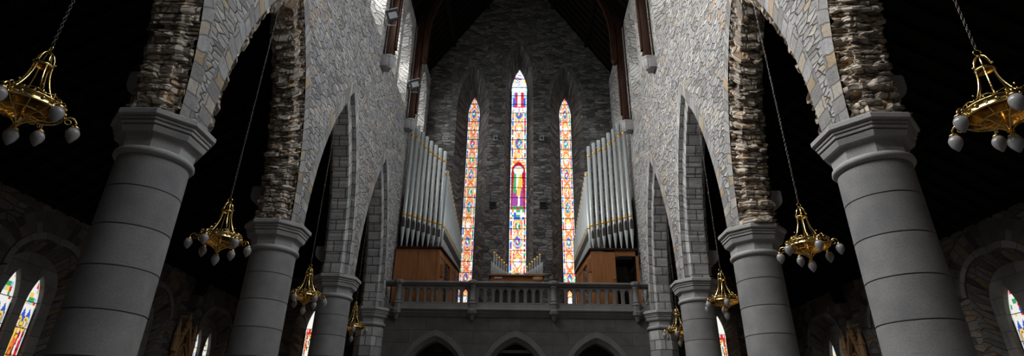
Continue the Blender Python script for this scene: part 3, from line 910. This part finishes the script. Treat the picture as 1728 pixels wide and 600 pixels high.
# floodlights on the left clerestory
def flood(loc, label):
    root = empty('floodlight', loc); tag(root, label, 'floodlight', 'floodlights by the left roof posts')
    R = Matrix.Rotation(math.radians(22), 3, 'Z') @ Matrix.Rotation(math.radians(20), 3, 'X') @ Matrix.Rotation(math.radians(-28), 3, 'Y')
    mb = MB(); mb.box((0, 0, 0), (.44, .16, .36), R)
    for k in range(5): mb.box(R @ Vector((-.16 + .08 * k, .10, 0)), (.015, .06, .26), R)
    mb.build('housing', M['steel'], root)
    mb = MB(); mb.box(R @ Vector((0, -.085, 0)), (.30, .02, .22), R); mb.build('lens', M['lampglass'], root)
    mb = MB(); mb.tube([R @ Vector((-.23, 0, 0)), R @ Vector((-.24, .2, -.05)), (-.2, .24, -.22), (.1, .2, -.26)], .018)
    mb.box(R @ Vector((0, -.05, .20)), (.46, .26, .025), R)
    mb.build('bracket', M['lampglass'], root)
flood((-4.72, 15.38, 15.3), 'square black floodlight with pale lens beside the nearer left roof post')
flood((-4.72, 19.95, 15.5), 'smaller looking floodlight beside the farther left roof post above the organ pipes')

# ------------------------------------------------------------------ organ gallery
GX0, GX1 = FX[-1], FX[1]
YG = 20.28
mpg = mapY(YG)
garch = [Op(c, 1.0, 0.0, 3.35, 4.70) for c in (-3.07, -.18, 2.73)]
mb = MB()
gout = [Op(o.c, 1.13, 0, 3.35, 4.87) for o in garch]
panel(mb, mpg, GX0, GX1, 0, 5.7, gout, 0, 0, 16)
for o, g in zip(garch, gout):
    reveal(mb, mpg, g.outline(), 0, o.outline(), .14, 1, False)
    reveal(mb, mpg, o.outline(), .14, o.outline(), .55, 1, False)
    A = g.outline(); B = Op(g.c, 1.30, 0, 3.35, 5.08).outline(); s = 0
    for i in range(1, len(A) - 2):
        l = math.hypot(A[i + 1][0] - A[i][0], A[i + 1][1] - A[i][1])
        mb.face([mpg(*A[i], -.012), mpg(*A[i + 1], -.012), mpg(*B[i + 1], -.012), mpg(*B[i], -.012)], [(0, s), (0, s + l), (.17, s + l), (.17, s)], 1); s += l
panel(mb, mpg, GX0, GX1, 0, 5.7, garch, .55, 0, 16)
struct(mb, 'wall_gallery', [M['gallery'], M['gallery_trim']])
mb = MB(); mb.box(((GX0 + GX1) / 2, (YG + YW) / 2 + .1, 5.62), (GX1 - GX0, YW - YG - .1, .36))
struct(mb, 'floor_gallery', [M['organdark']])

bal = empty('balustrade', (CXN, YG, 5.7))
tag(bal, 'grey stone balustrade with pointed openings along the organ gallery front', 'balustrade')
bx = lambda x: x - CXN
posts = [-4.55, -1.78, 1.22, 4.24]
mb = MB()
w = GX1 - GX0 - .02
mid = (GX0 + GX1) / 2 - CXN
def moulding(mb, prof, mi=0):
    """profile of (y, z) swept across the nave"""
    A = [(mid - w / 2, y, z) for y, z in prof]; B = [(mid + w / 2, y, z) for y, z in prof]
    mb.face(A[::-1]); mb.face(B)
    for i in range(len(prof)):
        j = (i + 1) % len(prof); mb.face([A[i], A[j], B[j], B[i]], [(0, 0), (0, .1), (w, .1), (w, 0)])
moulding(mb, [(.16, .98), (.16, 1.11), (.12, 1.14), (-.13, 1.14), (-.17, 1.12), (-.18, 1.08), (-.16, 1.05), (-.12, 1.04), (-.11, 1.00), (-.08, .98)])
mb.build('top_rail', M['gallery_trim'], bal)
mb = MB()
moulding(mb, [(.16, -.02), (.16, .30), (-.05, .30), (-.06, .27), (-.08, .26), (-.10, .16), (-.18, .14), (-.20, .10), (-.19, .06), (-.14, .03), (-.12, -.02), (-.06, -.10), (-.02, -.16), (.1, -.16)])
mb.build('base_course', M['gallery_trim'], bal)
for a, b in zip(posts, posts[1:]):
    mb = MB(); mpb = lambda h, v, d: (h - CXN, d, v - 5.7)
    x0, x1 = a + .1, b - .1; pitch = (x1 - x0 - .10) / 9
    ops = [Op(x0 + .05 + pitch * (i + .5), .082, 6.08, 6.44, 6.58) for i in range(9)]
    out = [Op(o.c, .11, 6.05, 6.44, 6.61) for o in ops]
    panel(mb, mpb, x0, x1, 5.98, 6.70, out, -.04, 0, 8); panel(mb, mpb, x0, x1, 5.98, 6.70, ops, .09, 0, 8)
    for o, g in zip(ops, out):
        reveal(mb, mpb, g.outline(8), -.04, o.outline(8), 0, 0); reveal(mb, mpb, o.outline(8), 0, o.outline(8), .09, 0)
    mb.build('pierced_panel', M['gallery_trim'], bal)
for p in posts:
    mb = MB(); k = 1 / math.cos(PI / 8)
    mb.lathe([(.0001, -.30), (.05, -.27), (.13, -.10), (.18, -.06), (.19, .06), (.16, .10)], (bx(p), -.1, 0), 8, PI / 8, smooth=False)
    mb.lathe([(.15, .10), (.15, .28), (.17, .30), (.17, .34), (.14, .37), (.115, .39), (.115, .41)], (bx(p), -.1, 0), 8, PI / 8, smooth=False)
    mb.lathe([(.125, .41), (.135, .43), (.12, .45), (.105, .47), (.10, .92), (.12, .94), (.12, .96), (.11, .98)], (bx(p), -.1, 0), 24)
    mb.lathe([(.12, .98), (.17, 1.03), (.19, 1.06), (.19, 1.14), (.15, 1.17), (.05, 1.175)], (bx(p), -.1, 0), 8, PI / 8, smooth=False)
    mb.build('post', M['gallery_trim'], bal)
for s, x in ((-1, GX0 + .25), (1, GX1 - .22)):
    pass

# organ cases with their pipes
def pipe(root, x, y, zb, zm, zt, r, face=(0, -1), seg=20, detail=True, gb=.55, base=5.8, mouth=True):
    """foot cone zb..zm, body zm..zt with an open top, mouth and two gilt bands"""
    x -= root.location.x; y -= root.location.y; q = root.location.z
    mb = MB()
    mb.lathe([(r * .16, zb - q), (r * .98, zm - .05 - q), (r, zm - q), (r, zt - q), (r * .86, zt - q), (r * .86, zt - .3 - q)], (x, y, 0), seg)
    o = mb.build('pipe', M['pipe'], root)
    if not detail: return o
    for z in (zm + (.58 if r > .0735 and detail != 2 else .50), zt - gb):
        mb = MB()
        mb.lathe([(r, z - .055 - q), (r + .008, z - .05 - q), (r + .008, z + .05 - q), (r, z + .055 - q)], (x, y, 0), seg)
        mb.build('gilt_band', M['goldband'], o)
    if mouth:
        mb = MB(); a = math.atan2(face[1], face[0]); rr = r + .004
        h = min(.46, r * 4.9)
        cols = 6
        for k in range(cols):
            a0 = a - .75 + 1.5 * k / cols; a1 = a - .75 + 1.5 * (k + 1) / cols
            def zz(t): f = abs((t - a) / .75); return zm + .02 + h * (.62 + .30 * math.sqrt(max(0, 1 - f * f)))
            mb.face([(x + rr * math.cos(a0), y + rr * math.sin(a0), zm + .01 - q), (x + rr * math.cos(a1), y + rr * math.sin(a1), zm + .01 - q),
                     (x + rr * math.cos(a1), y + rr * math.sin(a1), zz(a1) - q), (x + rr * math.cos(a0), y + rr * math.sin(a0), zz(a0) - q)])
        mb.build('pipe_mouth', M['pipedark'], o)
    return o
def organ(side):
    s = side
    if s < 0: X0, X1, XE = -4.98, -3.27, -2.86; tops = [14.15, 14.02, 13.72, 13.48, 13.26, 13.06, 12.9, 12.76]
    else: X0, X1, XE = 4.62, 2.82, 2.52; tops = [14.35, 14.18, 13.92, 13.72, 13.47, 13.36, 13.22, 13.05]
    YF, YE = 21.0, 24.5
    root = empty('pipe_organ', ((X0 + X1) / 2, 22.4, 5.8))
    tag(root, '%s organ tower of tall grey pipes on an oak case' % names[s] + (' with its door open' if s > 0 else ' with closed panels'), 'organ', 'twin organ towers on the gallery')
    ox, oy, oz = root.location
    T = lambda x, y, z: (x - ox, y - oy, z - oz)
    # case: front and flank walls with cornice
    zt = 8.36
    mb = MB()
    def wallp(a, b, z0, z1, t=.06):
        mb.bar(T(*a, (z0 + z1) / 2), T(*b, (z0 + z1) / 2), t, z1 - z0)
    if s < 0:
        wallp((X0, YF), (X1, YF), 5.8, zt)
        for f in (0.01, .55, .97):
            x = X0 + (X1 - X0) * f; mb.box(T(x, YF - .035, 7.05), (.06, .03, 2.5))
    else:
        xd0 = X1 + (X0 - X1) * .50
        wallp((X1, YF), (xd0, YF), 5.8, zt - .1)
        wallp((X0 - .10, YF), (X0, YF), 5.8, zt)
        wallp((xd0, YF), (X0, YF), zt - .22, zt)
        wallp((xd0, YF), (X0, YF), 5.8, 5.95)
        mb.box(T(X1 + .03, YF - .035, 7.05), (.06, .03, 2.5))
    # flank with framed bays open to the window light
    def F(f): return (X1 + (XE - X1) * f, YF + (YE - YF) * f)
    for f in (0.0, .24, .52, .80, .985):
        a, b = F(f), F(min(1, f + .015)); mb.box(T(*a, 7.05), (.10, .12, 2.5))
    for f0, f1 in ((.0, .24), (.52, .80), (.80, 1)):
        wallp(F(f0), F(f1), 5.8, zt - .1, .04)
    wallp(F(0), F(1), zt - .28, zt, .08)
    wallp(F(.24), F(.52), 5.8, 6.5, .04)
    mb.build('case', M['organwood'], root)
    mb = MB()
    mb.bar(T(X0, YF - .03, zt + .03), T(X1 - s * .05, YF - .03, zt + .03), .16, .07)
    mb.bar(T(X1 - s * .04, YF - .08, zt + .03), T(*F(1), zt + .03), .16, .07)
    mb.build('cornice', M['postwood'], root)
    mb = MB(); mb.box(T((X0 + X1) / 2 + s * .1, 22.9, 8.2), (1.3, 2.8, .1)); mb.box(T(X0 - s * .06, 22.9, 9.6), (.06, 3.0, 2.7))
    mb.box(T((X0 + X1) / 2 + s * .1, 22.6, 6.9), (1.0, 1.6, 2.1))
    mb.box(T((X0 + X1) / 2 + s * .25, YF + .55, 9.2), (1.2, .05, 1.6))
    mb.build('wind_chest', M['organdark'], root)
    if s > 0:
        mb = MB(); h = Vector(T(xd0, YF, 7.1)); mb.box(h + Vector((-.46, -.05, 0)), (.88, .035, 2.35))
        d = mb.build('door', M['organwood'], root)
        mb = MB(); mb.ball(h + Vector((-.1, -.09, .1)), .03); mb.build('knob', M['gold'], d)
        mb = MB(); mb.box(T(X1 - .10, YF + .1, 7.75), (.13, .16, .5)); mb.build('wall_box', M['organwood'], root)
    else:
        mb = MB(); mb.box(T(X1 + .10, YF + .35, 7.55), (.13, .16, .5)); mb.build('wall_box', M['organwood'], root)
    # front rank: eight pipes rising to the wall
    n = 8
    for k in range(n):
        f = k / (n - 1)
        x = (X0 - s * .16) + ((X1 - X0) + s * .22) * f
        r = .094 - .020 * f
        zm = 9.25 - .42 * f
        pipe(root, x, YF + .02, 8.42, zm, tops[k], r, (0, -1), 20, True, .62 - .15 * f)
    # flank rank stepping down towards the windows
    m = 17
    for k in range(m):
        f = .03 + .95 * (k + .5) / m
        x, y = F(f); x -= s * .02
        zt2 = 12.1 - (12.1 - 9.85) * (f ** .85)
        zm = 8.80 - .38 * f
        zb = 8.42 - .3 * f
        r = .098
        o = pipe(root, x, y, 8.36, zm, zt2, r, (-s, -.15), 14, True, .16)
for s in (-1, 1): organ(s)

# console and little pipes in the middle of the gallery
root = empty('organ_console', (CXN, 21.5, 5.8)); tag(root, 'low brown organ console with two wings of small gold-topped pipes below the middle window', 'organ console')
mb = MB(); mb.box((0, .1, 1.33), (2.06, .5, .5)); mb.box((0, .08, 1.61), (2.2, .62, .06)); mb.box((0, -.17, 1.36), (2.1, .04, .06))
mb.build('case', M['organwood'], root)
mb = MB(); mb.box((0, .12, .54), (1.9, .36, 1.08)); mb.build('shaded_pedestal', M['organdark'], root)  # near-black colour puts in the shadow on the console's lower case
mb = MB(); mb.box((-.74, -.17, 1.50), (.32, .03, .06)); mb.build('paper_strip', M['white'], root)
mb = MB(); mb.lathe([(.16, 0), (.16, .03), (.0001, .035)], (0, 0, 0), 20); mb.v = [(a * 1.25 + .84, -.17 - c, b * .8 + 1.47) for a, b, c in mb.v]; mb.build('woven_panel', M['brown'], root)
for s in (-1, 1):
    for k in range(6):
        x = s * (.93 - .103 * k); ztop = 2.62 - .104 * k - (.06 if s > 0 else 0)
        mb = MB(); mb.lathe([(.012, 1.63), (.03, 1.75), (.032, ztop)], (x, .08, 0), 12); o = mb.build('pipe', M['pipe'], root)
        mb = MB(); mb.lathe([(.033, ztop - .09), (.042, ztop - .08), (.042, ztop + .01), (.02, ztop + .02)], (x, .08, 0), 12); mb.build('gilt_cap', M['goldband'], o)
    for k in range(14):
        x = s * (1.02 - .052 * k); ztop = 1.72 + .45 * ((1 - k / 14) ** 1.5)
        mb = MB(); mb.lathe([(.006, 1.63), (.018, 1.68), (.02, ztop), (.012, ztop + .02)], (x, -.08, 0), 8); mb.build('pipe', M['pipe'], root)

# little grey speakers and dark panels standing in for shaded putlog holes on the piers between the west windows
for x, z, nm in ((-1.38, 15.56, 'left'), (1.02, 15.58, 'right')):
    root = empty('speaker', (x, YW - .09, z)); tag(root, 'small grey wall speaker high on the %s pier between the stained glass windows' % nm, 'speaker', 'speakers on the west wall')
    mb = MB(); mb.box((0, 0, 0), (.22, .16, .30)); mb.box((0, -.085, .13), (.22, .02, .04)); mb.build('housing', M['speaker'], root)
    mb = MB(); mb.lathe([(.075, 0), (.07, .02), (.0001, .012)], (0, 0, 0), 16); mb.v = [(a, -.08 - c, b) for a, b, c in mb.v]; mb.build('cone', M['steel'], root)
for x, z, nm in ((-1.41, 11.87, 'left'), (1.07, 11.89, 'right')):
    root = empty('putlog_hole', (x, YW - .03, z)); tag(root, 'dark panel for a square putlog hole in the %s pier between the stained glass windows' % nm, 'putlog_hole', 'putlog holes in the west wall')
    mb = MB()
    for q in (-1, 1): mb.box((q * .15, 0, 0), (.05, .05, .34)); mb.box((0, 0, q * .15), (.34, .05, .05))
    mb.build('frame', M['steel'], root)
    mb = MB()
    for k in range(5): mb.box((0, .01, -.1 + .05 * k), (.26, .03, .012), Matrix.Rotation(.5, 3, 'X'))
    mb.box((0, .022, 0), (.28, .01, .28)); mb.build('hole_fill', M['steel'], root)  # dark slats and plate stand in for the shade inside the hole

# glazed porch under the gallery, seen through its middle arch
root = empty('porch_screen', (CXN, 22.6, 0)); tag(root, 'dark inner porch screen with a pale top rail seen through the middle gallery arch', 'porch screen')
mb = MB()
for x in (-1.5, -.5, .5, 1.5): mb.box((x, 0, 2.3), (.1, .1, 4.6))
mb.box((0, 0, 2.1), (3, .08, .1)); mb.box((0, 0, .4), (3, .06, .8)); mb.build('frame', M['roofwood'], root)
mb = MB(); mb.box((0, -.02, 4.66), (3.1, .14, .10)); mb.build('top_rail', M['white'], root)
mb = MB(); mb.box((0, .02, 3.3), (2.9, .02, 2.3)); mb.build('glass_panel', M['organdark'], root)
mb = MB(); mb.lathe([(.02, 0), (.12, .02), (.13, .05), (.02, .09), (.015, .4)], (0, 0, 0), 16)
o = mb.build('ceiling_lamp', M['white']); o.location = (CXN + .02, 21.6, 5.0); tag(o, 'small white ceiling lamp under the gallery behind the middle arch', 'lamp')

# ------------------------------------------------------------------ chandeliers
def bead_tube(mb, pts, r0, per=.022):
    """rope of beads following a polyline"""
    P = [Vector(p) for p in pts]; out = []; rad = []
    acc = 0
    for a, b in zip(P, P[1:]):
        l = (b - a).length; n = max(2, int(l / (per / 2)))
        for i in range(n):
            out.append(a + (b - a) * (i / n)); acc += l / n
            rad.append(r0 * (1.25 if len(out) % 2 else .72))
    out.append(P[-1]); rad.append(r0)
    mb.tube(out, rad, 6)
def chandelier():
    root = empty('chandelier', (0, 0, 0))
    def pol(r, a, z): return (r * math.cos(a), r * math.sin(a), z)
    mb = MB(); z = .0; k = 0
    while z < 5.25:
        mb.torus((0, 0, z + .035), .025, .0045, 'y' if k % 2 else 'x', 8, 4, sx=.6)
        z += .046; k += 1
    mb.build('chain', M['chain'], root)
    mb = MB()
    mb.torus((0, 0, -.035), .036, .009, 'y', 16, 6)
    mb.lathe([(.012, -.10), (.022, -.085), (.012, -.07)], (0, 0, 0), 10)
    for i in range(6):
        a = i * PI / 3
        pts = [pol(.012 + .075 * math.sin(t * PI / 2), a, -.085 - .20 * (1 - math.cos(t * PI / 2)) ) for t in [q / 8 for q in range(9)]]
        bead_tube(mb, pts, .008)
        mb.ball(pol(.098, a, -.235), .013, 6, 5)
    mb.lathe([(.078, -.285), (.092, -.29), (.095, -.27), (.092, -.25), (.078, -.255), (.078, -.285)], (0, 0, 0), 24)
    mb.build('crown', M['gold'], root)
    for i in range(6):
        mb = MB(); a = i * PI / 3
        pts = [pol(.085 + .17 * t ** 2.0, a, -.28 - .47 * t) for t in [q / 10 for q in range(11)]]
        bead_tube(mb, pts, .0105, .026)
        sc = [pol(.255 + .035 * math.sin(t * 4.2), a, -.75 + .05 * (1 - math.cos(t * 4.2))) for t in [q / 8 for q in range(9)]]
        mb.tube(sc, .007, 5); mb.ball(pol(.285, a, -.70), .014, 6, 5); mb.ball(pol(.20, a, -.58), .013, 6, 5)
        mb.build('strand', M['gold'], root)
    mb = MB()
    mb.lathe([(.335, -.845), (.355, -.85), (.36, -.835), (.352, -.825), (.352, -.775), (.362, -.765), (.355, -.75), (.335, -.755), (.335, -.845)], (0, 0, 0), 48)
    for i in range(24):
        a = i * PI / 12
        mb.ball(pol(.348, a, -.735), .014, 6, 4)
        if i % 2 == 0:
            mb.ball(pol(.355, a, -.80), .020, 8, 5)
        else:
            mb.torus(pol(.355, a, -.80), .014, .004, 'y', 8, 4, rot=Matrix.Rotation(a + PI / 2, 3, 'Z'))
    for i in range(12):   # open scroll rail above the band
        a0 = i * PI / 6; mb.tube([pol(.348, a0 + t * PI / 6, -.745 + .035 * math.sin(t * PI)) for t in [q / 6 for q in range(7)]], .005, 4)
    mb.build('ring', M['gold'], root)
    mb = MB()
    for i in range(12):
        a = i * PI / 6 + .26
        pts = [pol(.34 - .30 * t, a, -.845 - .05 * math.sin(t * PI) - .04 * t) for t in [q / 8 for q in range(9)]]
        mb.tube(pts, .0065, 5)
    for i in range(6):
        a = i * PI / 3 + .26
        pts = [pol(.20 * (1 - t) ** 1.5 + .02, a, -.885 - .16 * t) for t in [q / 8 for q in range(9)]]
        bead_tube(mb, pts, .008)
        mb.torus(pol(.22, a, -.86), .05, .006, 'y', 10, 4, rot=Matrix.Rotation(a, 3, 'Z'))
    mb.torus((0, 0, -.89), .21, .010, 'z', 24, 5)
    mb.lathe([(.0001, -.80), (.025, -.82), (.018, -.90), (.03, -.96), (.018, -1.0), (.02, -1.04), (.035, -1.05), (.018, -1.06)], (0, 0, 0), 12)
    mb.build('basket', M['gold'], root)
    def bulb(parent, x, y, z):
        mb = MB(); mb.lathe([(.016, z + .03), (.03, z + .02), (.045, z), (.04, z - .015), (.02, z - .02)], (x, y, 0), 14); mb.build('lamp_cup', M['gold'], parent)
        mb = MB(); mb.lathe([(.03, z - .005), (.052, z - .025), (.066, z - .058), (.067, z - .085), (.056, z - .125), (.034, z - .16), (.013, z - .19), (.0001, z - .20)], (x, y, 0), 20)
        mb.build('glass_bulb', M['bulb'], parent)
    for i in range(6):
        a = i * PI / 3 + .26
        mb = MB()
        pts = [pol(.34, a, -.83), pol(.37, a, -.79), pol(.41, a, -.765), pol(.45, a, -.775), pol(.475, a, -.81), pol(.48, a, -.85)]
        mb.tube(pts, .0105, 6)
        mb.torus(pol(.40, a, -.83), .03, .006, 'y', 10, 4, rot=Matrix.Rotation(a, 3, 'Z'))
        o = mb.build('arm', M['gold'], root)
        p = pol(.48, a, -.87); bulb(o, p[0], p[1], p[2])
    mb = MB(); mb.lathe([(.014, -1.05), (.014, -1.085)], (0, 0, 0), 8); o = mb.build('drop', M['gold'], root)
    bulb(o, 0, 0, -1.10)
    return root
proto = chandelier()
order = ['nearest', 'second', 'third', 'farthest']
k = 0
for side in (-1, 1):
    for i in range(4):
        o = proto if k == 0 else copy_tree(proto)
        o.location = (AX[side], MIDS[1 + i], 5.60 if i == 0 else 5.56)
        o.rotation_euler = (0, 0, [-.43, .26, .1, .6, -.26, .13, .0, .9][k])
        tag(o, 'gilt chandelier with frosted bulbs hanging in the %s arch of the %s arcade' % (order[i], names[side]), 'chandelier', 'chandeliers hanging in the arcade arches')
        k += 1

# ------------------------------------------------------------------ light through the windows of the place
def area(name, loc, to, sx, sy, e, col=(1, 1, 1)):
    l = bpy.data.lights.new(name, 'AREA'); l.shape = 'RECTANGLE'; l.size = sx; l.size_y = sy; l.energy = e; l.color = col
    o = bpy.data.objects.new(name, l); COL.objects.link(o); o.location = loc
    d = Vector(to) - Vector(loc); o.rotation_euler = d.to_track_quat('-Z', 'Y').to_euler()
    return o
LE, RE = 265, 92
BAY = [1.3, 1.5, 1.4, 1.05, .75, .20]
for side, e in ((-1, LE), (1, RE)):
    for k, o in enumerate(REC[side]):
        x = FX[side] + side * .66
        a = area('daylight', (x, o.c, 16.4), (x - side * 4, o.c, 13.4), .9, 2.8, e * BAY[k // 2], (1, .98, .95) if side < 0 else (.93, .96, 1))
        a.data.spread = math.radians(112)
area('transept_daylight', (-1.0, -9, 14), (1, 9, 5), 5, 7, 12, (1, .98, .95)).data.spread = math.radians(110)
wd = bpy.data.worlds.new('sky'); SC.world = wd; wd.use_nodes = True
wd.node_tree.nodes['Background'].inputs[0].default_value = (.75, .85, 1, 1); wd.node_tree.nodes['Background'].inputs[1].default_value = .008

# ------------------------------------------------------------------ camera
f, pitch, yaw, roll = 925.0, math.radians(25.27), math.radians(-1.127), math.radians(.953)
fw = Vector((math.sin(yaw) * math.cos(pitch), math.cos(yaw) * math.cos(pitch), math.sin(pitch)))
rt = Vector((math.cos(yaw), -math.sin(yaw), 0)); up = rt.cross(fw)
r2 = rt * math.cos(roll) + up * math.sin(roll); u2 = -rt * math.sin(roll) + up * math.cos(roll)
cam = bpy.data.cameras.new('camera'); co = bpy.data.objects.new('camera', cam); COL.objects.link(co)
cam.sensor_fit = 'HORIZONTAL'; cam.sensor_width = 36; cam.lens = 36 * f / 1728; cam.clip_end = 200
mw = Matrix((r2, u2, -fw)).transposed().to_4x4(); mw.translation = Vector((0, 0, 1.6)); co.matrix_world = mw
SC.camera = co
SC.view_settings.view_transform = 'Standard'; SC.view_settings.look = 'None'; SC.view_settings.gamma = 1; SC.view_settings.exposure = 0
SC.view_settings.use_curve_mapping = False
SC.cycles.use_denoising = True
SC.cycles.max_bounces = 6; SC.cycles.diffuse_bounces = 4
